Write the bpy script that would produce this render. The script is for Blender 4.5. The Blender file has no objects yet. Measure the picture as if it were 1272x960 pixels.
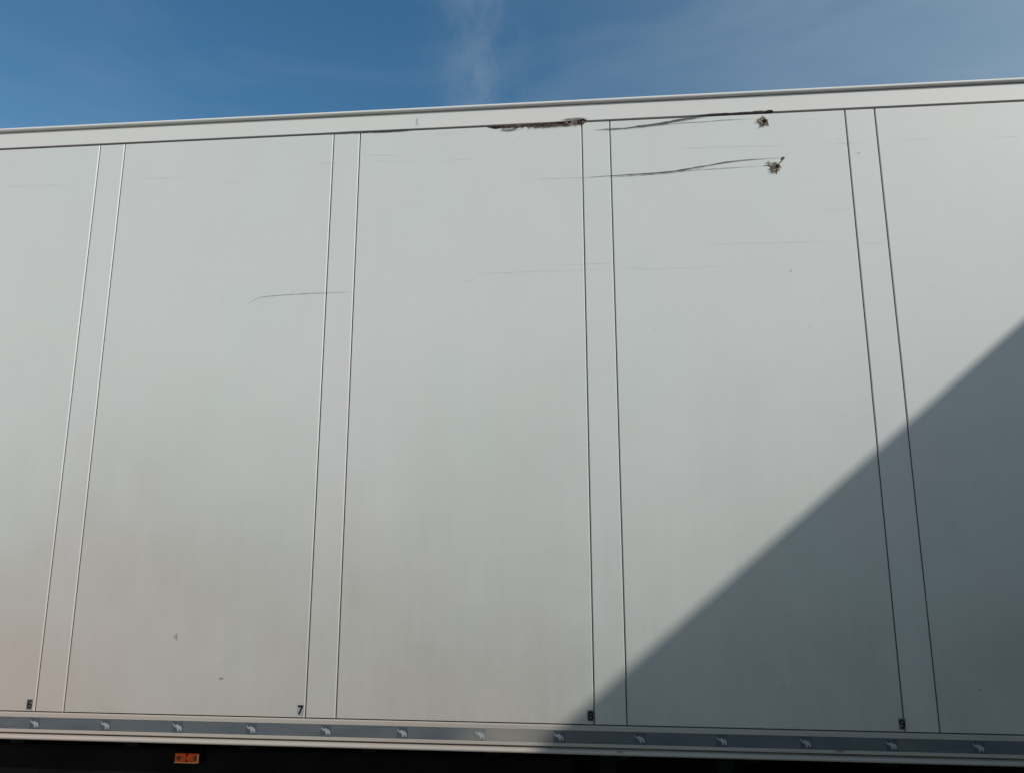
import bpy, bmesh, math, random
from mathutils import Vector, Matrix, noise

S = bpy.context.scene
COL = S.collection
R = math.radians
random.seed(7)

# ------------------------------------------------------------ camera
cam = bpy.data.cameras.new('camera')
co = bpy.data.objects.new('camera', cam); COL.objects.link(co)
S.camera = co
Fv = Vector((-0.08147113, 0.98025486, 0.18017454)).normalized()
Uv = Vector((0.01630271, -0.17944063, 0.98363371))
Rv = Fv.cross(Uv).normalized(); Uv = Rv.cross(Fv)
M = Matrix((Rv, Uv, -Fv)).transposed().to_4x4()
M.translation = Vector((8.94673, -2.79489, 2.07441))
co.matrix_world = M
cam.sensor_width = 36.0
cam.lens = 849.465 * 36.0 / 1272.0
cam.clip_start = 0.05
cam.clip_end = 2000

# ------------------------------------------------------------ light
SUN_DIR = Vector((1.0, -0.7, 0.834)).normalized()      # towards the sun
elev = math.asin(SUN_DIR.z)
world = bpy.data.worlds.new('World'); S.world = world; world.use_nodes = True
wt = world.node_tree; wn = wt.nodes; wl = wt.links
sky = wn.new('ShaderNodeTexSky'); sky.sky_type = 'NISHITA'; sky.sun_disc = False
sky.sun_elevation = elev; sky.sun_rotation = math.atan2(SUN_DIR.x, SUN_DIR.y)
sky.air_density = 1.4; sky.dust_density = 1.0; sky.ozone_density = 6.0
bg = wn['Background']; bg.inputs[1].default_value = 0.128
# thin high cirrus: a faint trail and a little mottling, laid out by direction
geo = wn.new('ShaderNodeTexCoord')
def wmath(op, a, b=None, c=None):
    n = wn.new('ShaderNodeMath'); n.operation = op
    for i, v in enumerate((a, b, c)):
        if v is None: continue
        if isinstance(v, (int, float)): n.inputs[i].default_value = v
        else: wl.new(v, n.inputs[i])
    return n.outputs[0]
def wdot(v):
    n = wn.new('ShaderNodeVectorMath'); n.operation = 'DOT_PRODUCT'
    wl.new(geo.outputs['Generated'], n.inputs[0]); n.inputs[1].default_value = v
    return n.outputs['Value']
pa = Vector((-0.0996, 0.7616, 0.6404)); pb = Vector((-0.1081, 0.8341, 0.5409))
nrm = pa.cross(pb).normalized()
nz = wn.new('ShaderNodeTexNoise'); nz.inputs['Scale'].default_value = 9; nz.inputs['Detail'].default_value = 8
nz.inputs['Roughness'].default_value = 0.62
mp = wn.new('ShaderNodeMapping'); mp.inputs['Scale'].default_value = (1.6, 0.9, 1.0)
mp.inputs['Rotation'].default_value = (0.3, 0.5, 0.2)
wl.new(geo.outputs['Generated'], mp.inputs[0]); wl.new(mp.outputs[0], nz.inputs['Vector'])
d = wdot(nrm)
nz2 = wn.new('ShaderNodeTexNoise'); nz2.inputs['Scale'].default_value = 14; nz2.inputs['Detail'].default_value = 3
wl.new(geo.outputs['Generated'], nz2.inputs['Vector'])
d = wmath('ADD', d, wmath('MULTIPLY', wmath('SUBTRACT', nz2.outputs[0], 0.5), 0.05))
band = wmath('EXPONENT', wmath('MULTIPLY', wmath('POWER', wmath('DIVIDE', wmath('ABSOLUTE', d), 0.050), 2.0), -1.0))
wisp = wn.new('ShaderNodeMapRange'); wisp.inputs[1].default_value = 0.36; wisp.inputs[2].default_value = 0.75
wl.new(nz.outputs[0], wisp.inputs[0])
trail = wmath('MULTIPLY', wmath('MULTIPLY', band, wisp.outputs[0]), 0.18)
nz3 = wn.new('ShaderNodeTexNoise'); nz3.inputs['Scale'].default_value = 3.4; nz3.inputs['Detail'].default_value = 9; nz3.inputs['Distortion'].default_value = 0.6
mp3 = wn.new('ShaderNodeMapping'); mp3.inputs['Scale'].default_value = (0.7, 1.0, 3.2); mp3.inputs['Rotation'].default_value = (0.0, 0.5, 0.0); mp3.inputs['Location'].default_value = (0.3, 1.1, 0.4)
wl.new(geo.outputs['Generated'], mp3.inputs[0]); wl.new(mp3.outputs[0], nz3.inputs['Vector'])
veil = wn.new('ShaderNodeMapRange'); veil.inputs[1].default_value = 0.42; veil.inputs[2].default_value = 0.72; veil.inputs[4].default_value = 0.07
wl.new(nz3.outputs[0], veil.inputs[0])
# thin high veil towards the sun's side of the sky
side = wn.new('ShaderNodeMapRange'); side.interpolation_type = 'SMOOTHSTEP'
side.inputs[1].default_value = -0.62; side.inputs[2].default_value = 0.15; side.inputs[4].default_value = 0.25
wl.new(wdot(Vector((SUN_DIR.x, SUN_DIR.y, 0)).normalized()), side.inputs[0])
veil2 = wmath('MULTIPLY', side.outputs[0], wmath('ADD', 0.65, wmath('MULTIPLY', nz3.outputs[0], 0.6)))
cl = wmath('ADD', wmath('ADD', trail, veil.outputs[0]), veil2)
hs = wn.new('ShaderNodeHueSaturation'); hs.inputs['Saturation'].default_value = 1.22
wl.new(sky.outputs[0], hs.inputs['Color'])
mix = wn.new('ShaderNodeMix'); mix.data_type = 'RGBA'
wl.new(cl, mix.inputs['Factor']); wb = wn.new('ShaderNodeMix'); wb.data_type = 'RGBA'; wb.blend_type = 'MULTIPLY'; wb.inputs['Factor'].default_value = 1.0
wl.new(hs.outputs[0], wb.inputs['A']); wb.inputs['B'].default_value = (1.10, 0.90, 0.75, 1)
wl.new(wb.outputs['Result'], mix.inputs['A']); mix.inputs['B'].default_value = (5.0, 5.7, 5.6, 1)
wl.new(mix.outputs['Result'], bg.inputs[0])

sl = bpy.data.lights.new('sun', 'SUN'); sl.energy = 3.5; sl.angle = R(0.5); sl.color = (1.0, 0.945, 0.87)
so = bpy.data.objects.new('sun', sl); COL.objects.link(so)
so.rotation_euler = SUN_DIR.to_track_quat('Z', 'Y').to_euler(); so.location = (20, -20, 20)

S.view_settings.view_transform = 'Standard'
S.view_settings.look = 'None'
S.view_settings.gamma = 1.0
S.view_settings.use_curve_mapping = False
S.view_settings.exposure = 0.0

# ------------------------------------------------------------ materials
def new_mat(name):
    m = bpy.data.materials.new(name); m.use_nodes = True
    return m, m.node_tree.nodes, m.node_tree.links, m.node_tree.nodes['Principled BSDF']

def plain(name, col, rough=0.5, metal=0.0, spec=0.5, var=0.12, scale=6.0, bump=0.0, detail=6):
    m, n, l, b = new_mat(name)
    tc = n.new('ShaderNodeTexCoord')
    t = n.new('ShaderNodeTexNoise'); t.inputs['Scale'].default_value = scale; t.inputs['Detail'].default_value = detail
    l.new(tc.outputs['Object'], t.inputs['Vector'])
    r = n.new('ShaderNodeValToRGB')
    r.color_ramp.elements[0].position = 0.3; r.color_ramp.elements[1].position = 0.7
    r.color_ramp.elements[0].color = (*[c*(1-var) for c in col], 1)
    r.color_ramp.elements[1].color = (*[min(1, c*(1+var)) for c in col], 1)
    l.new(t.outputs[0], r.inputs[0]); l.new(r.outputs[0], b.inputs['Base Color'])
    b.inputs['Roughness'].default_value = rough; b.inputs['Metallic'].default_value = metal
    b.inputs['Specular IOR Level'].default_value = spec
    if bump:
        bp = n.new('ShaderNodeBump'); bp.inputs['Strength'].default_value = bump; bp.inputs['Distance'].default_value = 0.01
        l.new(t.outputs[0], bp.inputs['Height']); l.new(bp.outputs[0], b.inputs['Normal'])
    return m

def painted(name, col, grime_shade_col, amount, zlo, zhi, rough=0.50, fine=True):
    """white gelcoat, darker low down from road grime and painted-in light falloff, run streaks and specks"""
    m, n, l, b = new_mat(name)
    tc = n.new('ShaderNodeTexCoord')
    sep = n.new('ShaderNodeSeparateXYZ'); l.new(tc.outputs['Object'], sep.inputs[0])
    def mth(op, a, bb=None, clamp=False):
        k = n.new('ShaderNodeMath'); k.operation = op; k.use_clamp = clamp
        for i, v in enumerate((a, bb)):
            if v is None: continue
            if isinstance(v, (int, float)): k.inputs[i].default_value = v
            else: l.new(v, k.inputs[i])
        return k.outputs[0]
    def nse(scale, vec_scale, det=5, rg=0.55, loc=(0, 0, 0)):
        mp = n.new('ShaderNodeMapping'); mp.inputs['Scale'].default_value = vec_scale; mp.inputs['Location'].default_value = loc
        l.new(tc.outputs['Object'], mp.inputs[0])
        t = n.new('ShaderNodeTexNoise'); t.inputs['Scale'].default_value = scale; t.inputs['Detail'].default_value = det
        t.inputs['Roughness'].default_value = rg
        l.new(mp.outputs[0], t.inputs['Vector']); return t.outputs[0]
    big = nse(0.9, (1, 1, 1), 4, 0.5)
    cloud = nse(4.0, (1, 1, 0.7), 6, 0.6, (3, 1, 2))
    streak = nse(9.0, (3.2, 1, 0.16), 6, 0.65, (1, 4, 0))
    wipe = nse(5.0, (0.3, 1, 5.0), 5, 0.6, (7, 2, 0))
    h = n.new('ShaderNodeMapRange'); h.interpolation_type = 'SMOOTHSTEP'
    zz = mth('ADD', sep.outputs['Z'], mth('MULTIPLY', mth('SUBTRACT', big, 0.5), 0.8))
    h.inputs[1].default_value = zhi; h.inputs[2].default_value = zlo
    l.new(zz, h.inputs[0])
    g = mth('MULTIPLY', h.outputs[0], amount)
    g = mth('MULTIPLY', g, mth('ADD', 0.62, mth('MULTIPLY', cloud, 0.42)))
    g = mth('ADD', g, mth('MULTIPLY', mth('SUBTRACT', streak, 0.5), mth('ADD', 0.05, mth('MULTIPLY', h.outputs[0], 0.16))))
    g = mth('ADD', g, mth('MULTIPLY', mth('SUBTRACT', wipe, 0.5), 0.05))
    g = mth('ADD', g, mth('MULTIPLY', mth('SUBTRACT', cloud, 0.5), 0.10))
    g = mth('ADD', g, 0.03, True)
    mx = n.new('ShaderNodeMix'); mx.data_type = 'RGBA'
    l.new(g, mx.inputs['Factor']); mx.inputs['A'].default_value = (*col, 1); mx.inputs['B'].default_value = (*grime_shade_col, 1)
    # pinkish tint in broad patches, low down towards the front of the trailer
    warm = n.new('ShaderNodeMapRange'); warm.inputs[1].default_value = 9.1; warm.inputs[2].default_value = 6.6
    l.new(mth('ADD', sep.outputs['X'], mth('MULTIPLY', mth('SUBTRACT', big, 0.5), 1.8)), warm.inputs[0])
    wz = n.new('ShaderNodeMapRange'); wz.inputs[1].default_value = 2.2; wz.inputs[2].default_value = 1.35
    l.new(mth('ADD', sep.outputs['Z'], mth('MULTIPLY', mth('SUBTRACT', big, 0.5), 0.7)), wz.inputs[0])
    mx2 = n.new('ShaderNodeMix'); mx2.data_type = 'RGBA'
    l.new(mth('MULTIPLY', mth('MULTIPLY', warm.outputs[0], wz.outputs[0]), 0.60), mx2.inputs['Factor'])
    l.new(mx.outputs['Result'], mx2.inputs['A']); mx2.inputs['B'].default_value = (0.50, 0.395, 0.355, 1)
    out = mx2.outputs['Result']
    # gelcoat has aged unevenly: very faint pinkish and greenish clouds
    hue = nse(1.7, (1, 1, 0.8), 3, 0.5, (11, 3, 6))
    hr = n.new('ShaderNodeValToRGB'); hr.color_ramp.elements[0].position = 0.35; hr.color_ramp.elements[1].position = 0.65
    hr.color_ramp.elements[0].color = (0.975, 1.0, 0.990, 1); hr.color_ramp.elements[1].color = (1.0, 0.983, 0.988, 1)
    l.new(hue, hr.inputs[0])
    mh = n.new('ShaderNodeMix'); mh.data_type = 'RGBA'; mh.blend_type = 'MULTIPLY'; mh.inputs['Factor'].default_value = 1.0
    l.new(out, mh.inputs['A']); l.new(hr.outputs[0], mh.inputs['B']); out = mh.outputs['Result']
    if fine:    # small specks of dirt
        vo = n.new('ShaderNodeTexVoronoi'); vo.inputs['Scale'].default_value = 16; vo.feature = 'F1'
        l.new(tc.outputs['Object'], vo.inputs['Vector'])
        spk = mth('LESS_THAN', vo.outputs['Distance'], 0.045)
        sc = n.new('ShaderNodeSeparateColor'); l.new(vo.outputs['Color'], sc.inputs[0])
        spk = mth('MULTIPLY', spk, mth('GREATER_THAN', sc.outputs[0], 0.86))
        mx3 = n.new('ShaderNodeMix'); mx3.data_type = 'RGBA'
        l.new(mth('MULTIPLY', spk, 0.30), mx3.inputs['Factor']); l.new(out, mx3.inputs['A'])
        mx3.inputs['B'].default_value = (0.15, 0.12, 0.09, 1); out = mx3.outputs['Result']
    l.new(out, b.inputs['Base Color'])
    rr = n.new('ShaderNodeMapRange'); rr.inputs[3].default_value = rough; rr.inputs[4].default_value = rough + 0.3
    l.new(g, rr.inputs[0]); l.new(rr.outputs[0], b.inputs['Roughness'])
    b.inputs['Specular IOR Level'].default_value = 0.28
    bp = n.new('ShaderNodeBump'); bp.inputs['Strength'].default_value = 0.25; bp.inputs['Distance'].default_value = 0.004
    l.new(nse(2.2, (1, 1, 1), 2, 0.4, (5, 5, 5)), bp.inputs['Height']); l.new(bp.outputs[0], b.inputs['Normal'])
    return m

GRIME_SHADE = (0.27, 0.262, 0.228)  # grime tone that also paints the light falloff low down
m_panel = painted('white_gelcoat_panel', (0.640, 0.664, 0.654), GRIME_SHADE, 0.84, 0.75, 3.0)
m_strip = painted('white_gelcoat_strip', (0.645, 0.664, 0.662), GRIME_SHADE, 0.76, 0.75, 3.0)
m_cap = painted('white_roof_rail', (0.685, 0.685, 0.675), GRIME_SHADE, 0.3, 0.9, 3.3)
m_rail = painted('white_side_rail', (0.40, 0.39, 0.355), (0.22, 0.19, 0.15), 0.45, 0.8, 1.8, 0.5)
m_groove = plain('dark_joint_sealant', (0.055, 0.05, 0.048), 0.8, var=0.3)
m_shadegroove = plain('shaded_rail_groove', (0.13, 0.11, 0.08), 0.8, var=0.35, scale=14)
m_roof = plain('roof_skin', (0.6, 0.61, 0.6), 0.5)
m_black = plain('black_chassis', (0.008, 0.008, 0.008), 0.75, spec=0.1, var=0.4)
m_blackbox = plain('black_plastic', (0.005, 0.005, 0.005), 0.75, spec=0.08, var=0.4)
m_galv = plain('galvanised_steel', (0.10, 0.10, 0.10), 0.6, 0.3, var=0.3, scale=12)
m_rubber = plain('tyre_rubber', (0.02, 0.02, 0.02), 0.85, spec=0.2, var=0.3)
m_rim = plain('wheel_rim', (0.45, 0.45, 0.45), 0.4, 0.7)
m_ink = plain('black_ink', (0.008, 0.008, 0.010), 0.5, spec=0.3)
m_plate = plain('number_sticker', (0.30, 0.30, 0.30), 0.5, var=0.15, scale=40)
m_dplate = plain('dark_number_sticker', (0.13, 0.13, 0.14), 0.5, var=0.25, scale=60)
m_emblem = plain('silver_print', (0.30, 0.325, 0.335), 0.5, var=0.12, scale=40)
m_emblem2 = plain('glare_silver_print', (0.30, 0.33, 0.33), 0.5, var=0.12, scale=40)
m_embg = plain('dark_blue_print', (0.058, 0.070, 0.092), 0.5, var=0.2, scale=40)
m_embg2 = plain('glare_blue_print', (0.155, 0.165, 0.165), 0.5, var=0.2, scale=40)
m_frp = plain('torn_fibreglass', (0.34, 0.285, 0.225), 0.8, var=0.45, scale=60)
m_frpd = plain('torn_fibreglass_dark', (0.12, 0.095, 0.08), 0.85, var=0.5, scale=60)
m_hole = plain('hole_dark', (0.02, 0.014, 0.012), 0.9, spec=0.1, var=0.3)

def band_mat():
    m, n, l, b = new_mat('blue_grey_marking_tape')
    tc = n.new('ShaderNodeTexCoord'); sep = n.new('ShaderNodeSeparateXYZ'); l.new(tc.outputs['Object'], sep.inputs[0])
    t = n.new('ShaderNodeTexNoise'); t.inputs['Scale'].default_value = 5; t.inputs['Detail'].default_value = 7
    mp = n.new('ShaderNodeMapping'); mp.inputs['Scale'].default_value = (0.8, 1, 4)
    l.new(tc.outputs['Object'], mp.inputs[0]); l.new(mp.outputs[0], t.inputs['Vector'])
    r = n.new('ShaderNodeValToRGB')
    r.color_ramp.elements[0].position = 0.3; r.color_ramp.elements[0].color = (0.075, 0.094, 0.112, 1)
    r.color_ramp.elements[1].position = 0.7; r.color_ramp.elements[1].color = (0.112, 0.125, 0.132, 1)
    l.new(t.outputs[0], r.inputs[0])
    # paler stretch: a reflection painted into the tape colour
    ab = n.new('ShaderNodeMath'); ab.operation = 'SUBTRACT'; ab.inputs[1].default_value = 8.70; l.new(sep.outputs['X'], ab.inputs[0])
    a2 = n.new('ShaderNodeMath'); a2.operation = 'ABSOLUTE'; l.new(ab.outputs[0], a2.inputs[0])
    a3 = n.new('ShaderNodeMath'); a3.operation = 'MULTIPLY_ADD'; l.new(t.outputs[0], a3.inputs[0]); a3.inputs[1].default_value = 0.16; l.new(a2.outputs[0], a3.inputs[2])
    mr = n.new('ShaderNodeMapRange'); mr.interpolation_type = 'SMOOTHSTEP'; mr.inputs[1].default_value = 0.34; mr.inputs[2].default_value = 0.10
    mr.inputs[3].default_value = 0.0; mr.inputs[4].default_value = 0.75
    l.new(a3.outputs[0], mr.inputs[0])
    mx = n.new('ShaderNodeMix'); mx.data_type = 'RGBA'; l.new(mr.outputs[0], mx.inputs['Factor'])
    l.new(r.outputs[0], mx.inputs['A']); mx.inputs['B'].default_value = (0.30, 0.275, 0.24, 1)
    l.new(mx.outputs['Result'], b.inputs['Base Color'])
    b.inputs['Roughness'].default_value = 0.4; b.inputs['Specular IOR Level'].default_value = 0.4
    return m
m_band = band_mat()

def asphalt():
    m, n, l, b = new_mat('worn_concrete_yard')
    tc = n.new('ShaderNodeTexCoord')
    t = n.new('ShaderNodeTexNoise'); t.inputs['Scale'].default_value = 0.6; t.inputs['Detail'].default_value = 10; t.inputs['Roughness'].default_value = 0.7
    l.new(tc.outputs['Object'], t.inputs['Vector'])
    t2 = n.new('ShaderNodeTexNoise'); t2.inputs['Scale'].default_value = 90; t2.inputs['Detail'].default_value = 3
    l.new(tc.outputs['Object'], t2.inputs['Vector'])
    r = n.new('ShaderNodeValToRGB'); r.color_ramp.elements[0].position = 0.3; r.color_ramp.elements[1].position = 0.75
    r.color_ramp.elements[0].color = (0.36, 0.315, 0.255, 1); r.color_ramp.elements[1].color = (0.48, 0.43, 0.35, 1)
    l.new(t.outputs[0], r.inputs[0]); l.new(r.outputs[0], b.inputs['Base Color'])
    b.inputs['Roughness'].default_value = 0.9
    bp = n.new('ShaderNodeBump'); bp.inputs['Strength'].default_value = 0.5; bp.inputs['Distance'].default_value = 0.01
    l.new(t2.outputs[0], bp.inputs['Height']); l.new(bp.outputs[0], b.inputs['Normal'])
    return m

def scuff_mat(name, col, strength, ragged=0.5, fade=0.06):
    """a scuff: UV x runs along the mark (metres / length in y channel), y across; broken up by noise"""
    m, n, l, b = new_mat(name)
    def mth(op, a, bb=None, clamp=False):
        k = n.new('ShaderNodeMath'); k.operation = op; k.use_clamp = clamp
        for i, v in enumerate((a, bb)):
            if v is None: continue
            if isinstance(v, (int, float)): k.inputs[i].default_value = v
            else: l.new(v, k.inputs[i])
        return k.outputs[0]
    uv = n.new('ShaderNodeUVMap'); sep = n.new('ShaderNodeSeparateXYZ'); l.new(uv.outputs[0], sep.inputs[0])
    tc = n.new('ShaderNodeTexCoord'); mp = n.new('ShaderNodeMapping'); mp.inputs['Scale'].default_value = (32, 1, 200)
    l.new(tc.outputs['Object'], mp.inputs[0])
    t = n.new('ShaderNodeTexNoise'); t.inputs['Scale'].default_value = 1.0; t.inputs['Detail'].default_value = 5
    l.new(mp.outputs[0], t.inputs['Vector'])
    across = mth('SUBTRACT', 1.0, mth('ABSOLUTE', mth('MULTIPLY', mth('SUBTRACT', sep.outputs['Y'], 0.5), 2.0)))
    across = mth('MULTIPLY', across, 1.7, True)
    end = mth('MINIMUM', mth('MULTIPLY', sep.outputs['X'], 1/fade, True), mth('MULTIPLY', mth('SUBTRACT', 1.0, sep.outputs['X']), 1/fade, True))
    nn = mth('ADD', mth('MULTIPLY', mth('SUBTRACT', t.outputs[0], 0.5), ragged*4), 0.8, True)
    a = mth('MULTIPLY', mth('MULTIPLY', across, end), mth('MULTIPLY', nn, strength), True)
    l.new(a, b.inputs['Alpha'])
    b.inputs['Base Color'].default_value = (*col, 1); b.inputs['Roughness'].default_value = 0.6
    b.inputs['Specular IOR Level'].default_value = 0.2
    return m
m_scuff_blue = scuff_mat('dark_blue_scuff', (0.07, 0.075, 0.105), 0.75, 0.5, 0.22)
m_scuff_grey = scuff_mat('grey_scratch', (0.06, 0.065, 0.065), 0.85, 0.35, 0.30)
m_scuff_thin = scuff_mat('thin_grey_scratch', (0.13, 0.14, 0.14), 0.50, 0.6, 0.25)
m_scuff_faint = scuff_mat('faint_scratch', (0.26, 0.27, 0.27), 0.15, 0.9, 0.25)
m_scuff_black = scuff_mat('black_scuff', (0.012, 0.011, 0.012), 1.3, 0.25, 0.12)
m_rust = scuff_mat('rust_stain', (0.16, 0.075, 0.03), 0.7, 0.5, 0.3)

# ------------------------------------------------------------ mesh helpers
def link(name, bm, mat, parent=None, smooth=False):
    bmesh.ops.recalc_face_normals(bm, faces=bm.faces)
    me = bpy.data.meshes.new(name); bm.to_mesh(me); bm.free()
    me.materials.append(mat)
    if smooth:
        for p in me.polygons: p.use_smooth = True
    o = bpy.data.objects.new(name, me); COL.objects.link(o)
    if parent: o.parent = parent
    return o

def add_box(bm, x0, x1, y0, y1, z0, z1, bev=0.0):
    vs = [bm.verts.new((x, y, z)) for x in (x0, x1) for y in (y0, y1) for z in (z0, z1)]
    fs = [(0,1,3,2),(4,6,7,5),(0,4,5,1),(2,3,7,6),(0,2,6,4),(1,5,7,3)]
    F = [bm.faces.new([vs[i] for i in f]) for f in fs]
    if bev:
        ed = list({e for f in F for e in f.edges})
        bmesh.ops.bevel(bm, geom=ed, offset=bev, segments=2, affect='EDGES', profile=0.5)
def box(name, x0, x1, y0, y1, z0, z1, mat, parent=None, bev=0.0):
    bm = bmesh.new(); add_box(bm, x0, x1, y0, y1, z0, z1, bev)
    return link(name, bm, mat, parent)

def extrude_profile(name, pts, x0, x1, mat, parent, seg=1):
    """closed (y,z) profile swept along x"""
    bm = bmesh.new(); rings = []
    for i in range(seg+1):
        x = x0 + (x1-x0)*i/seg
        rings.append([bm.verts.new((x, y, z)) for y, z in pts])
    n = len(pts)
    for a, b in zip(rings, rings[1:]):
        for i in range(n):
            bm.faces.new((a[i], a[(i+1) % n], b[(i+1) % n], b[i]))
    bm.faces.new(rings[0]); bm.faces.new(rings[-1][::-1])
    return link(name, bm, mat, parent)

def plate(name, poly, y0, y1, mat, parent=None):
    """(x,z) outline given thickness from y0 (front) to y1 (back)"""
    bm = bmesh.new()
    a = [bm.verts.new((x, y0, z)) for x, z in poly]; b = [bm.verts.new((x, y1, z)) for x, z in poly]
    n = len(poly)
    bm.faces.new(a); bm.faces.new(b[::-1])
    for i in range(n): bm.faces.new((a[i], b[i], b[(i+1) % n], a[(i+1) % n]))
    bmesh.ops.triangulate(bm, faces=[f for f in bm.faces if len(f.verts) > 4])
    return link(name, bm, mat, parent)

def cyl(bm, c, r, y0, y1, seg=32):
    a = [bm.verts.new((c[0]+r*math.cos(t), y0, c[1]+r*math.sin(t))) for t in [2*math.pi*i/seg for i in range(seg)]]
    b = [bm.verts.new((v.co.x, y1, v.co.z)) for v in a]
    bm.faces.new(a); bm.faces.new(b[::-1])
    for i in range(seg): bm.faces.new((a[i], b[i], b[(i+1) % seg], a[(i+1) % seg]))

def smooth_path(p, step=0.02):
    out = []
    P = [Vector(q) for q in p]
    P = [P[0]*2-P[1]] + P + [P[-1]*2-P[-2]]
    for i in range(1, len(P)-2):
        k = max(2, int((P[i+1]-P[i]).length/step))
        for j in range(k):
            t = j/k
            out.append(0.5*((2*P[i]) + (-P[i-1]+P[i+1])*t + (2*P[i-1]-5*P[i]+4*P[i+1]-P[i+2])*t*t + (-P[i-1]+3*P[i]-3*P[i+1]+P[i+2])*t**3))
    out.append(P[-2]); return out

LAY = [0.0008]
def mark(name, path, w, mat, parent, jitter=0.0, y=None, w_end=None):
    """a thin film of scuff following a path on the side of the trailer"""
    pts = smooth_path(path)
    if y is None:
        LAY[0] += 0.00004; y = -LAY[0]
    bm = bmesh.new(); uvl = bm.loops.layers.uv.new('UVMap')
    L = [0]
    for a, b in zip(pts, pts[1:]): L.append(L[-1]+(b-a).length)
    T = max(L[-1], 1e-6); rows = []
    for i, p in enumerate(pts):
        t = (pts[min(i+1, len(pts)-1)]-pts[max(i-1, 0)])
        t = t.normalized() if t.length > 0 else Vector((1, 0))
        nn = Vector((-t.y, t.x)); u = L[i]/T
        ww = w if w_end is None else w+(w_end-w)*u
        ww *= 1+jitter*noise.noise(Vector((p.x*25, p.y*25, 1)))
        off = jitter*0.4*w*noise.noise(Vector((p.x*12, 3, p.y*12)))
        c = p+nn*off
        rows.append((bm.verts.new((c.x-nn.x*ww/2, y, c.y-nn.y*ww/2)), bm.verts.new((c.x+nn.x*ww/2, y, c.y+nn.y*ww/2)), u))
    for a, b in zip(rows, rows[1:]):
        f = bm.faces.new((a[0], b[0], b[1], a[1]))
        for lp, q in zip(f.loops, ((a[2], 0), (b[2], 0), (b[2], 1), (a[2], 1))): lp[uvl].uv = q
    me = bpy.data.meshes.new(name); bm.to_mesh(me); bm.free(); me.materials.append(mat)
    o = bpy.data.objects.new(name, me); COL.objects.link(o); o.parent = parent
    return o

def empty(name, loc=(0, 0, 0)):
    o = bpy.data.objects.new(name, None); COL.objects.link(o); o.location = loc; o.empty_display_size = 0.3
    return o

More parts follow.
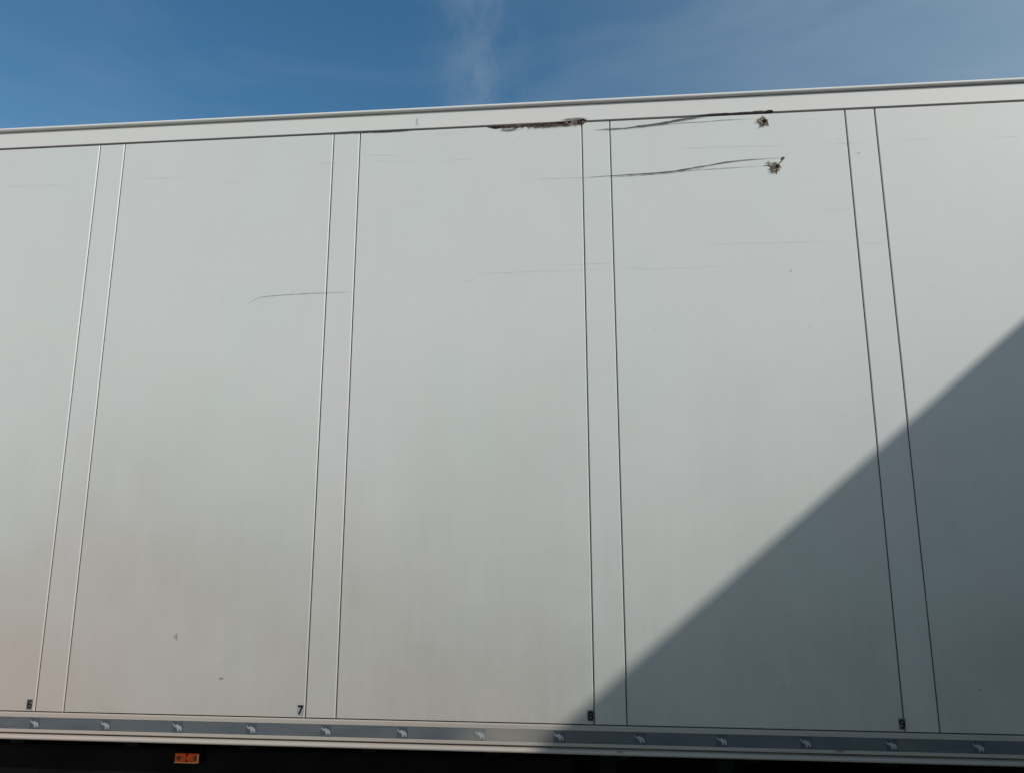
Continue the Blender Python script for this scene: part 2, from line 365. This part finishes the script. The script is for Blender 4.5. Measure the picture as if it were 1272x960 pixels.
PT = {
'seamA': [(7.872,3.772),(7.955,3.774),(8.03,3.774),(8.143,3.771),(8.269,3.772)],
'seamA2': [(7.902,3.783),(7.992,3.783),(8.142,3.78),(8.291,3.781)],
'gash': [(8.607,3.772),(8.731,3.77),(8.875,3.77),(8.946,3.775),(9.046,3.776)],
'arc1': [(9.063,3.733),(9.106,3.734),(9.148,3.735),(9.211,3.736),(9.299,3.743),(9.37,3.75),(9.44,3.761),(9.51,3.77),(9.579,3.779),(9.631,3.783)],
'arc1b': [(9.299,3.739),(9.404,3.745),(9.474,3.749),(9.543,3.749),(9.612,3.751),(9.664,3.753),(9.716,3.753),(9.767,3.753),(9.787,3.748)],
'seamB': [(9.517,3.782),(9.614,3.782),(9.717,3.783),(9.786,3.784),(9.844,3.785)],
'arc2': [(8.829,3.513),(8.942,3.512),(9.03,3.51),(9.1,3.512),(9.17,3.514),(9.257,3.516),(9.36,3.519),(9.429,3.524),(9.498,3.533),(9.567,3.543),(9.636,3.553),(9.704,3.559),(9.772,3.562),(9.832,3.563),(9.88,3.564)],
'arc2b': [(9.152,3.507),(9.291,3.51),(9.395,3.515),(9.464,3.521),(9.566,3.525),(9.668,3.527),(9.753,3.529),(9.823,3.528)],
'hook': [(9.883,3.563),(9.875,3.549),(9.859,3.537)],
'curve7': [(7.514,2.958),(7.543,2.976),(7.589,3.001),(7.643,3.009),(7.716,3.013),(7.807,3.016),(7.916,3.017),(8.042,3.015)],
'f1': [(8.502,3.045),(8.53,3.055),(8.562,3.064)],
'f2': [(8.548,3.082),(8.659,3.084),(8.764,3.086),(8.833,3.09),(8.902,3.091)],
'f3': [(8.902,3.107),(9.022,3.113),(9.108,3.113),(9.193,3.115)],
'f4': [(8.798,3.085),(8.936,3.086),(9.039,3.087),(9.158,3.088)],
'f5': [(8.042,3.664),(8.128,3.658),(8.221,3.652)],
'f6': [(8.054,3.634),(8.184,3.626),(8.313,3.618)],
'f7': [(8.386,3.62),(8.478,3.62),(8.557,3.624)],
'f8': [(9.417,3.629),(9.572,3.627),(9.742,3.624),(9.927,3.62)],
'f9': [(10.028,3.618),(10.111,3.618),(10.217,3.618)],
'f10': [(10.375,3.624),(10.441,3.623),(10.506,3.624)],
'f11': [(10.731,3.617),(10.795,3.616),(10.865,3.614)],
'f12': [(6.929,3.597),(7.086,3.594),(7.222,3.594)],
'f13': [(7.36,3.554),(7.437,3.555),(7.486,3.559)],
'f14': [(9.448,3.179),(9.681,3.182),(9.944,3.18),(10.122,3.179)],
'f15': [(10.157,3.165),(10.218,3.166),(10.278,3.165)],
'f16': [(8.347,3.748),(8.402,3.753),(8.461,3.753)],
'f17': [(8.819,3.514),(8.872,3.512),(8.932,3.511)],
'f18': [(10.02,3.317),(10.151,3.319)],
'f19': [(7.83,3.632),(7.887,3.631),(7.943,3.629)],
'f20': [(6.291,3.582),(6.453,3.582),(6.653,3.579)],
'f21': [(8.385,3.675),(8.44,3.674)],
'f22': [(9.135,3.104),(9.276,3.085),(9.443,3.083),(9.675,3.086)],
'c1': [(8.279,3.839),(8.285,3.823),(8.281,3.811),(8.295,3.796)],
'c2': [(7.35,1.598),(7.345,1.579),(7.35,1.56)],
'c3': [(7.337,1.588),(7.34,1.573)],
'spot1': [(9.87,3.057),(9.883,3.056)],
'spot2': [(10.186,3.572),(10.203,3.572)],
'spot3': [(10.425,1.434),(10.437,1.433)],
'spot4': [(7.536,1.422),(7.556,1.421)],
'spot5': [(9.732,1.434),(9.735,1.429)],
'rust1': [(9.104,1.192),(9.134,1.192)],
'rust2': [(9.892,1.216),(9.937,1.216)],
'run1': [(9.751,1.581),(9.741,1.437),(9.732,1.283)],
'run2': [(9.957,1.441),(9.95,1.302)],
'h1': [(9.782,3.747),(9.794,3.753),(9.812,3.76),(9.825,3.75),(9.83,3.732),(9.82,3.731),(9.833,3.715),(9.818,3.72),(9.807,3.71),(9.8,3.721),(9.791,3.732)],
'h2': [(9.82,3.549),(9.832,3.543),(9.851,3.544),(9.866,3.535),(9.873,3.516),(9.861,3.519),(9.865,3.508),(9.855,3.505),(9.85,3.489),(9.843,3.503),(9.827,3.498),(9.834,3.51),(9.825,3.522),(9.83,3.525)],
'ghole': [(9.046,3.778),(10.153,3.917)],
}

# ------------------------------------------------------------ setting
bm = bmesh.new()
v = [bm.verts.new(p) for p in ((-600, -600, 0), (600, -600, 0), (600, 600, 0), (-600, 600, 0))]
bm.faces.new(v)
g = link('ground', bm, asphalt()); g['kind'] = 'structure'

# ------------------------------------------------------------ the trailer
TR = empty('refrigerated_trailer')
TR['label'] = 'long white box trailer with numbered side panels, scraped and punctured under its roof edge'
TR['category'] = 'trailer'

X0, X1 = 0.0, 13.55            # front, rear
PITCH, XS = 1.1287, 6.7705     # left edge of strip 6
SW = 0.1195                    # strip width
ZB, ZT = 1.2805, 3.7775        # bottom and top joint
GAP = 0.0036
TH = 0.012

def slab(name, x0, x1, mat, cl, cr):
    """panel standing proud of the joint, edges chamfered"""
    z0, z1 = ZB+GAP/2, ZT-GAP/2
    bm = bmesh.new(); ch = 0.004; dp = 0.004
    nx, nzn = 14, 26
    def fy(x, z):
        return 0.0
    front = [[bm.verts.new((x0+cl+(x1-cr-x0-cl)*i/nx, fy(0, 0), z0+0.0015+(z1-z0-0.0045)*j/nzn)) for j in range(nzn+1)] for i in range(nx+1)]
    for i in range(nx):
        for j in range(nzn):
            bm.faces.new((front[i][j], front[i+1][j], front[i+1][j+1], front[i][j+1]))
    rim = [front[i][0] for i in range(nx+1)] + [front[nx][j] for j in range(1, nzn+1)] + [front[i][nzn] for i in range(nx-1, -1, -1)] + [front[0][j] for j in range(nzn-1, 0, -1)]
    xa, xb, za, zb = x0+cl, x1-cr, z0+0.0015, z1-0.003
    def outer(v, y):
        x, z = v.co.x, v.co.z
        if abs(x-xa) < 1e-5: x = x0
        if abs(x-xb) < 1e-5: x = x1
        if abs(z-za) < 1e-5: z = z0
        if abs(z-zb) < 1e-5: z = z1
        return bm.verts.new((x, y, z))
    r1 = [outer(v, dp) for v in rim]; r2 = [bm.verts.new((v.co.x, TH, v.co.z)) for v in r1]
    n = len(rim)
    for i in range(n):
        bm.faces.new((rim[i], rim[(i+1) % n], r1[(i+1) % n], r1[i]))
        bm.faces.new((r1[i], r1[(i+1) % n], r2[(i+1) % n], r2[i]))
    bm.faces.new(r2)
    return link(name, bm, mat, TR)

box('wall_core', X0+0.02, X1-0.02, TH+0.001, 0.08, ZB-0.02, ZT+0.02, m_groove, TR)
box('far_wall', X0, X1, 2.5, 2.56, 1.20, 3.86, m_roof, TR)
box('front_wall', X0, X0+0.02, 0.004, 2.499, 1.20, 3.86, m_roof, TR)
box('rear_door', X1-0.02, X1, 0.004, 2.499, 1.20, 3.86, m_roof, TR)
box('roof', X0+0.03, X1-0.03, 0.09, 2.49, 3.80, 3.86, m_roof, TR)
box('floor', X0+0.03, X1-0.03, 0.10, 2.49, 1.185, 1.26, m_black, TR)

box('joint_sealant', X0+0.03, X1-0.03, 0.0015, TH, ZT-0.0016, ZT+0.0036, m_groove, TR)
panels = {}
strips = {}
for n in range(0, 13):
    left = XS+PITCH*(n-6)+SW if n > 0 else X0          # panel to the right of strip n
    right = min(XS+PITCH*(n+1-6), X1)
    a = left+(GAP if n > 0 else 0); b = right-(GAP if right < X1 else 0)
    if b-a > 0.2:
        panels[n] = slab('side_panel', a, b, m_panel, 0.0030, 0.0036)
    if n > 0 and right < X1+1 and XS+PITCH*(n-6)+SW < X1:
        strips[n] = slab('joint_strip', XS+PITCH*(n-6), XS+PITCH*(n-6)+SW, m_strip, 0.0030, 0.0034)

for n in strips:
    for k in (0, 1):
        xs_ = XS+PITCH*(n-6)+SW*k+(-GAP if k == 0 else 0)
        box('joint_sealant', xs_+0.0002, xs_+GAP-0.0002, 0.0034, TH, ZB+0.003, ZT-0.0024, m_groove, TR)
# roof edge: flat fascia with a rounded lip on top
fz = ZT+GAP/2+0.0022
def arc(cy, cz, r, a0, a1, k):
    return [(cy+r*math.cos(R(a0+(a1-a0)*i/k)), cz+r*math.sin(R(a0+(a1-a0)*i/k))) for i in range(k+1)]
prof = [(0.085, 3.882), (0.085, fz), (0.004, fz), (0.0005, fz+0.003), (0.0005, 3.8645), (-0.007, 3.8655)]
prof += arc(-0.004, 3.8735, 0.0085, 215, 90, 6)
extrude_profile('roof_edge', prof, X0, X1, m_cap, TR, 12)

box('lip_shadow_strip', X0+0.001, X1-0.001, -0.0004, 0.0004, 3.8608, 3.8650, plain('grey_brown_shadow', (0.26, 0.235, 0.20), 0.8, var=0.3, scale=10), TR)  # dark strip paints the shadow of the lip on the fascia
# bottom side rail: face with recessed marking band, groove, and a rounded lower bead
zt = ZB-GAP/2-0.0004
prof = [(0.085, zt), (0.003, zt), (-0.001, zt-0.003), (-0.001, 1.2606), (0.001, 1.2598), (0.001, 1.2153), (-0.001, 1.2145),
        (-0.001, 1.2035), (0.002, 1.2020), (0.012, 1.2010), (0.012, 1.1955), (-0.004, 1.1925)]
prof += arc(-0.004, 1.1850, 0.0075, 90, 270, 8)
prof += [(0.03, 1.1775), (0.03, 1.1835), (0.085, 1.1835)]
RAIL = extrude_profile('side_rail', prof, X0, X1, m_rail, TR, 12)
box('rail_groove', X0+0.001, X1-0.001, 0.0085, 0.0118, 1.1958, 1.2008, m_shadegroove, RAIL)  # dark strip in the groove carries its shade as colour
BAND = box('marking_band', X0+0.002, X1-0.002, -0.0003, 0.0009, 1.2158, 1.2594, m_band, RAIL)

# elephant prints on the band (trunk raised, facing the front of the trailer)
EL = [(-.98,.98),(-.86,.62),(-.72,.40),(-.50,.46),(-.30,.66),(-.02,.62),(.12,.42),(.40,.36),(.66,.20),(.84,-.08),(.90,-.50),(.86,-.92),
      (.60,-.98),(.56,-.62),(.44,-.42),(.30,-.46),(.22,-1.0),(-.04,-1.02),(-.06,-.58),(-.20,-.30),(-.36,-.02),(-.58,.02),(-.80,.14),(-1.02,.44),(-1.10,.86)]
def emblem(cx, cz, glare=False):  # the one marked emblem takes colours with the reflection painted in
    bgm = plate('emblem_backing', [(cx-.022, cz-.0205), (cx+.0215, cz-.0205), (cx+.0215, cz+.0205), (cx-.022, cz+.0205)],
                -0.0007, -0.0003, m_embg2 if glare else m_embg, BAND)
    poly = [(cx+px*.0185, cz+pz*.0150) for px, pz in EL]
    plate('elephant_emblem', poly, -0.0011, -0.0007, m_emblem2 if glare else m_emblem, BAND)
k0 = 6.776; st = 0.30243
for i in range(-22, 23):
    x = k0+i*st
    if X0+0.1 < x < X1-0.1: emblem(x, 1.2368, glare=(i == 6))

# panel numbers
def digit(ch, cx, cz, mat, parent, h):
    if ch in '69':
        path = [(.44, .66), (.22, .86), (-.12, .84), (-.38, .50), (-.46, 0), (-.40, -.52), (-.14, -.84), (.18, -.82), (.42, -.52), (.42, -.18), (.16, .08), (-.14, .06), (-.34, -.14)]
        sg = 1 if ch == '6' else -1
        pts = smooth_path([(cx+sg*px*h*.5, cz+sg*pz*h*.5) for px, pz in path], 0.0015)
        bm = bmesh.new(); prev = None
        for i, p in enumerate(pts):
            t = (pts[min(i+1, len(pts)-1)]-pts[max(i-1, 0)]).normalized(); nn = Vector((-t.y, t.x))*h*0.105
            yy = -0.0010-0.000008*i
            cur = (bm.verts.new((p.x-nn.x, yy, p.y-nn.y)), bm.verts.new((p.x+nn.x, yy, p.y+nn.y)))
            if prev: bm.faces.new((prev[0], cur[0], cur[1], prev[1]))
            prev = cur
        return link('number', bm, mat, parent)
    cu = bpy.data.curves.new('t', 'FONT'); cu.body = '6' if ch == '9' else ch; cu.size = h/0.70; cu.align_x = 'CENTER'; cu.align_y = 'CENTER'
    cu.offset = 0.0018; cu.extrude = 0.0002
    o = bpy.data.objects.new('t', cu); COL.objects.link(o)
    bpy.context.view_layer.update()
    me = bpy.data.meshes.new_from_object(o.evaluated_get(bpy.context.evaluated_depsgraph_get()))
    bpy.data.objects.remove(o)
    xs = [v.co.x for v in me.vertices]; ys = [v.co.y for v in me.vertices]
    mx, my = (min(xs)+max(xs))/2, (min(ys)+max(ys))/2
    for v in me.vertices:
        x, y, z = v.co
        if ch == '9': x, y = 2*mx-x, 2*my-y
        v.co = (cx+(x-mx)*0.95, -0.0012-z, cz+(y-my))
    me.materials.clear(); me.materials.append(mat)
    q = bpy.data.objects.new('number', me); COL.objects.link(q); q.parent = parent
    return q
for ch, x, z, pm in (('6', 6.744, 1.307, m_dplate), ('7', 7.879, 1.309, m_plate), ('8', 9.012, 1.312, m_dplate), ('9', 10.146, 1.308, m_dplate)):
    n = int(ch)-1
    pl = plate('number_sticker', [(x-.0125, z-.018), (x+.0125, z-.018), (x+.0125, z+.021), (x-.0125, z+.021)], -0.0008, -0.0001, pm, panels[n])
    digit(ch, x+.0005, z+.002, m_ink, pl, 0.031)

# ---- scuffs, scratches and tears
P = PT
mark('scuff', P['seamA'], 0.008, m_scuff_blue, TR, 0.4)
mark('scuff', P['seamA2'], 0.006, m_scuff_blue, TR, 0.3, y=-0.0012)
mark('scuff', P['arc1'], 0.009, m_scuff_blue, TR, 0.5, w_end=0.020)
mark('scratch', [(x, z-0.007) for x, z in P['arc1'][2:]], 0.003, m_scuff_thin, TR, 0.5)
mark('scratch', P['arc1'], 0.0048, m_scuff_grey, TR, 0.3)
mark('scratch', P['arc1b'], 0.006, m_scuff_thin, TR, 0.2)
mark('scuff', P['seamB'], 0.006, m_scuff_black, TR, 0.6, y=-0.0014, w_end=0.014)
mark('scratch', P['arc2'], 0.0040, m_scuff_thin, TR, 0.5, w_end=0.006)
mark('scratch', P['arc2'][2:], 0.0052, m_scuff_grey, TR, 0.5, w_end=0.009)
mark('scratch', [(x, z-0.006) for x, z in P['arc2'][3:11]], 0.0028, m_scuff_thin, TR, 0.5)
mark('scratch', P['arc2b'], 0.0055, m_scuff_thin, TR, 0.2)
mark('scratch', P['hook'], 0.008, m_scuff_grey, TR, 0.2)
mark('scratch', P['curve7'], 0.0048, m_scuff_thin, TR, 0.2)
for k in ('f1', 'f2', 'f3', 'f4', 'f5', 'f6', 'f7', 'f8', 'f9', 'f10', 'f11', 'f12', 'f13', 'f14', 'f15', 'f16', 'f17', 'f18', 'f19', 'f20', 'f21', 'f22'):
    mark('faint_scratch', P[k], 0.006 if k in ('f1', 'f2', 'f3', 'f8') else 0.005, m_scuff_faint, TR, 0.4)
for k in ('c1', 'c2', 'c3', 'spot1', 'spot2', 'spot3', 'spot4', 'spot5'):
    mark('chip', P[k], 0.007, m_scuff_thin, TR, 0.6)
for k in ('rust1', 'rust2'):
    mark('rust_stain', P[k], 0.008, m_rust, RAIL, 0.6, y=-0.013)

class Tear:
    """one mesh of torn laminate: backing, dark opening and the splinters standing round it"""
    def __init__(self): self.bm = bmesh.new()
    def poly(self, pts, y0, y1, mi):
        bm = self.bm
        a = [bm.verts.new((x, y0, z)) for x, z in pts]; b = [bm.verts.new((x, y1, z)) for x, z in pts]
        n = len(pts); fs = [bm.faces.new(a), bm.faces.new(b[::-1])]
        for i in range(n): fs.append(bm.faces.new((a[i], b[i], b[(i+1) % n], a[(i+1) % n])))
        for f in fs: f.material_index = mi
        bmesh.ops.triangulate(bm, faces=fs[:2])
    def shard(self, c, ang, ln, w, lift, mi, th=0.0014):
        bm = self.bm
        d = Vector((math.cos(ang), 0, math.sin(ang))); s = Vector((-d.z, 0, d.x)); secs = []
        for t in (0, 0.5, 1.0):
            p = Vector((c[0], -0.0012, c[1])) + d*ln*t + Vector((0, -lift*t*t, 0)); ww = w*(1-t*0.85)*0.5
            secs.append([bm.verts.new(p-s*ww), bm.verts.new(p+s*ww), bm.verts.new(p+s*ww+Vector((0, -th, 0))), bm.verts.new(p-s*ww+Vector((0, -th, 0)))])
        fs = [bm.faces.new((a[i], a[(i+1) % 4], b[(i+1) % 4], b[i])) for a, b in zip(secs, secs[1:]) for i in range(4)]
        fs += [bm.faces.new(secs[0]), bm.faces.new(secs[-1][::-1])]
        for f in fs: f.material_index = mi
    def done(self, name):
        o = link(name, self.bm, m_frp, TR)
        for m in (m_frpd, m_hole): o.data.materials.append(m)
        return o

def puncture(poly, seed, dark=(0, 0)):
    rnd = random.Random(seed); T = Tear()
    cx = sum(p[0] for p in poly)/len(poly); cz = sum(p[1] for p in poly)/len(poly)
    T.poly(poly, -0.0016, 0.0005, 0)
    for i, p in enumerate(poly):
        v = Vector((p[0]-cx, p[1]-cz)); a = math.atan2(v.y, v.x); L = v.length
        for q in range(2):
            aa = a+rnd.uniform(-.45, .45); st_ = rnd.uniform(.05, .45)
            c = (cx+math.cos(aa)*L*st_, cz+math.sin(aa)*L*st_)
            T.shard(c, aa+rnd.uniform(-.4, .4), L*rnd.uniform(.40, .75), rnd.uniform(.008, .015), rnd.uniform(.002, .008), 0 if rnd.random() < .6 else 1)
    T.poly([(cx+dark[0]+(p[0]-cx)*0.30, cz+dark[1]+(p[1]-cz)*0.30) for p in poly], -0.0085, -0.0012, 2)
    T.done('puncture')
puncture(P['h1'], 3, (0.005, 0.004))
puncture(P['h2'], 5, (0.009, 0.004))

# the long gash along the top joint
rnd = random.Random(11)
gp = smooth_path(P['gash'], 0.004)
up, dn = [], []
for i, p in enumerate(gp):
    u = i/(len(gp)-1)
    hu = 0.003+0.006*u+0.006*max(0, noise.noise(Vector((p.x*30, 0, 2))))*u + (0.008 if u > .93 else 0)*(1-abs(u-.965)/.035 if u > .93 else 0)
    hd = 0.0035+0.008*noise.noise(Vector((p.x*21, 5, 0)))+0.005*noise.noise(Vector((p.x*83, 9, 0)))+0.003*u
    if u < .06: hu *= u/.06; hd *= u/.06
    if u > .97: hd *= (1-u)/.03+.2
    up.append((p.x, p.y+hu)); dn.append((p.x, p.y-max(0.001, hd)))
G = Tear()
G.poly(up+dn[::-1], -0.0020, -0.0004, 2)
for i in range(60):
    u = rnd.random()**0.6; p = gp[int(u*(len(gp)-1))]
    if u < .15: continue
    a = rnd.choice((rnd.uniform(-2.4, -1.6), rnd.uniform(-3.1, -2.7), rnd.uniform(-.35, .1)))
    G.shard((p.x+rnd.uniform(-.004, .004), p.y+rnd.uniform(-.007, .004)), a, rnd.uniform(.006, .017), rnd.uniform(.003, .007), rnd.uniform(.002, .006),
            0 if rnd.random() < (.5 if .74 < u < .93 else .07) else (1 if rnd.random() < .6 else 2), 0.0012)
G.done('gash')
m_smudge = scuff_mat('brown_black_smudge', (0.07, 0.05, 0.045), 0.75, 0.9, 0.25)
mark('smudge', [(x, z-0.001) for x, z in P['gash'][:4]], 0.015, m_smudge, TR, 0.8)
mark('smudge', [(8.80, 3.764), (8.90, 3.765), (9.03, 3.768)], 0.018, m_smudge, TR, 0.9)
mark('smudge', [(8.93, 3.790), (9.00, 3.794), (9.06, 3.790)], 0.012, m_smudge, TR, 0.8)
mark('smudge', [(8.66, 3.757), (8.70, 3.752), (8.75, 3.756)], 0.012, m_smudge, TR, 0.8)
# dark knot where the scrape along the joint stops, and small one at the end of the lower scratch
plate('gouge', [(9.815, 3.781), (9.835, 3.790), (9.852, 3.789), (9.856, 3.782), (9.838, 3.777)], -0.0026, -0.0004, m_hole, TR)
plate('gouge', [(9.872, 3.562), (9.880, 3.569), (9.889, 3.566), (9.886, 3.557), (9.876, 3.556)], -0.0024, -0.0004, m_frpd, TR)

# ---- underside
for y in (0.55, 1.93):
    bm = bmesh.new()
    add_box(bm, 0.9, 13.4, y-0.06, y+0.06, 1.155, 1.18); add_box(bm, 0.9, 13.4, y-0.06, y+0.06, 0.78, 0.80)
    add_box(bm, 0.9, 13.4, y-0.006, y+0.006, 0.801, 1.154)
    link('chassis_beam', bm, m_black, TR)
for i in range(26):
    box('cross_member', 0.6+i*0.5, 0.66+i*0.5, 0.10, 0.485, 1.13, 1.184, m_black, TR)
PB = box('pallet_box', 4.6, 8.95, 0.12, 0.47, 0.50, 1.125, m_blackbox, TR, 0.015)
for x in (5.6, 6.7, 7.8):
    box('box_latch', x, x+0.05, 0.105, 0.12, 0.60, 0.76, m_galv, PB, 0.004)
# side guard behind the pallet box: rail profile and two slats
SG = extrude_profile('side_guard', [(0.14, 1.150), (0.055, 1.157), (0.05, 1.166), (0.06, 1.170), (0.14, 1.172)], 8.97, 13.3, m_galv, TR)
box('guard_slat', 8.98, 9.60, 0.10, 0.13, 0.88, 1.00, m_black, SG, 0.006)
box('guard_slat', 8.98, 9.60, 0.10, 0.13, 0.62, 0.74, m_black, SG, 0.006)
for x in (9.05, 9.5): box('guard_post', x, x+0.06, 0.131, 0.17, 0.55, 1.149, m_black, SG)

# orange side marker lamp on the black box
LX0, LX1, LZ0, LZ1 = 7.327, 7.429, 1.074, 1.110
m_orange, nn_, ll_, bb_ = new_mat('orange_lens')
bb_.inputs['Base Color'].default_value = (0.5, 0.06, 0.008, 1); bb_.inputs['Roughness'].default_value = 0.35; bb_.inputs['Specular IOR Level'].default_value = 0.2
vo = nn_.new('ShaderNodeTexVoronoi'); vo.inputs['Scale'].default_value = 160
tcc = nn_.new('ShaderNodeTexCoord'); ll_.new(tcc.outputs['Object'], vo.inputs['Vector'])
cr = nn_.new('ShaderNodeValToRGB'); cr.color_ramp.elements[0].color = (0.95, 0.13, 0.012, 1); cr.color_ramp.elements[1].color = (0.60, 0.06, 0.006, 1)
ll_.new(vo.outputs['Distance'], cr.inputs[0]); ll_.new(cr.outputs[0], bb_.inputs['Base Color'])
m_dkorange = plain('lens_dark_centre', (0.10, 0.012, 0.004), 0.3)
m_paleorange = plain('lens_rim', (0.85, 0.33, 0.12), 0.3, var=0.2, scale=50)
LP = box('marker_lamp', LX0-0.008, LX1+0.008, 0.100, 0.119, LZ0-0.006, LZ1+0.006, m_blackbox, TR, 0.003)
for a, b, cc in ((LX0, LX0+0.047, 0.017), (LX0+0.053, LX1, 0.034)):
    ln = box('lens', a, b, 0.092, 0.0995, LZ0, LZ1, m_orange, LP, 0.002)
    bm = bmesh.new(); cyl(bm, (a+cc-0.001, (LZ0+LZ1)/2), 0.0085, 0.0895, 0.0915, 16); link('lens_centre', bm, m_dkorange, ln)
box('lens', LX0+0.0475, LX0+0.0525, 0.094, 0.0995, LZ0+0.010, LZ1-0.010, m_orange, LP)
box('lens_rim', LX1-0.006, LX1, 0.0890, 0.0915, LZ0+0.002, LZ1-0.002, m_paleorange, LP)
box('lens_rim', LX0, LX1-0.008, 0.0900, 0.0915, LZ0, LZ0+0.004, m_paleorange, LP)

# wheels
def wheel(x, y0, y1):
    bm = bmesh.new(); segs = 48
    pr = [(0.29, 0), (0.46, 0.0), (0.51, 0.03), (0.52, 0.06), (0.52, 0.94), (0.51, 0.97), (0.46, 1.0), (0.29, 1.0)]
    rings = []
    for i in range(segs):
        t = 2*math.pi*i/segs
        rings.append([bm.verts.new((x+r*math.cos(t), y0+(y1-y0)*u, 0.52+r*math.sin(t))) for r, u in pr])
    for i in range(segs):
        a, b = rings[i], rings[(i+1) % segs]
        for j in range(len(pr)): 
            k = (j+1) % len(pr); bm.faces.new((a[j], a[k], b[k], b[j]))
    w = link('wheel', bm, m_rubber, TR)
    bm = bmesh.new(); cyl(bm, (x, 0.52), 0.288, y0+0.06, y1-0.06, 40); cyl(bm, (x, 0.52), 0.12, y0+0.02, y0+0.059, 24)
    link('rim', bm, m_rim, w)
for x in (10.05, 11.36, 12.67):
    wheel(x, 0.06, 0.44); wheel(x, 2.10, 2.48)
    bm = bmesh.new(); prev = None
    for i in range(17):
        t = R(20+140*i/16)
        r0, r1 = 0.575, 0.583
        cur = [bm.verts.new((x+r*math.cos(t), y, 0.52+r*math.sin(t)*0.985)) for r in (r0, r1) for y in (0.05, 0.45)]
        if prev:
            for a, b in ((0, 1), (1, 3), (3, 2), (2, 0)): bm.faces.new((prev[a], prev[b], cur[b], cur[a]))
        prev = cur
    link('mudguard', bm, m_blackbox, TR)
    box('axle', x-0.06, x+0.06, 0.45, 2.09, 0.46, 0.58, m_black, TR)
for y in (0.62, 1.75):
    b = box('landing_leg', 2.5, 2.62, y, y+0.12, 0.10, 1.15, m_galv, TR, 0.005)
    box('landing_foot', 2.42, 2.70, y-0.05, y+0.17, 0.0, 0.099, m_galv, b, 0.005)

# ------------------------------------------------------------ the warehouse the trailer is docked at: casts the shadow
XB = 14.0
HB = 2.808+0.834*(XB-10.761)
WH = empty('warehouse', (XB, 0, 0))
WH['label'] = 'grey corrugated warehouse with a dock door at the rear of the trailer'
WH['category'] = 'building'
m_clad = plain('grey_cladding', (0.32, 0.33, 0.34), 0.5, var=0.08)
bm = bmesh.new(); n = 0
ys = []; y = -34.0
while y < 22: ys += [(y, 0), (y+0.12, 0), (y+0.15, 0.03), (y+0.22, 0.03)]; y += 0.25
lo = [bm.verts.new((d_, yy, 0.6)) for yy, d_ in ys]; hi = [bm.verts.new((d_, yy, HB-0.02)) for yy, d_ in ys]
for i in range(len(ys)-1): bm.faces.new((lo[i], lo[i+1], hi[i+1], hi[i]))
bmesh.ops.solidify(bm, geom=bm.faces[:], thickness=0.02)
link('wall', bm, m_clad, WH)
box('plinth', 0.0, 0.3, -34, 22, 0, 0.599, plain('concrete', (0.3, 0.29, 0.27), 0.85, var=0.2, bump=0.3), WH)
box('building_core', 0.06, 26, -34, 22, 0.61, HB-0.15, m_clad, WH)
box('parapet_cap', -0.02, 0.35, -34.02, 22.02, HB-0.019, HB, m_galv, WH, 0.004)
DK = box('dock_shelter', -0.42, -0.01, -0.25, 2.82, 0.9, 4.3, m_rubber, WH, 0.03)
box('bumper', -0.53, -0.421, -0.2, 0.05, 0.95, 1.25, m_rubber, DK, 0.01)
box('bumper', -0.53, -0.421, 2.5, 2.75, 0.95, 1.25, m_rubber, DK, 0.01)
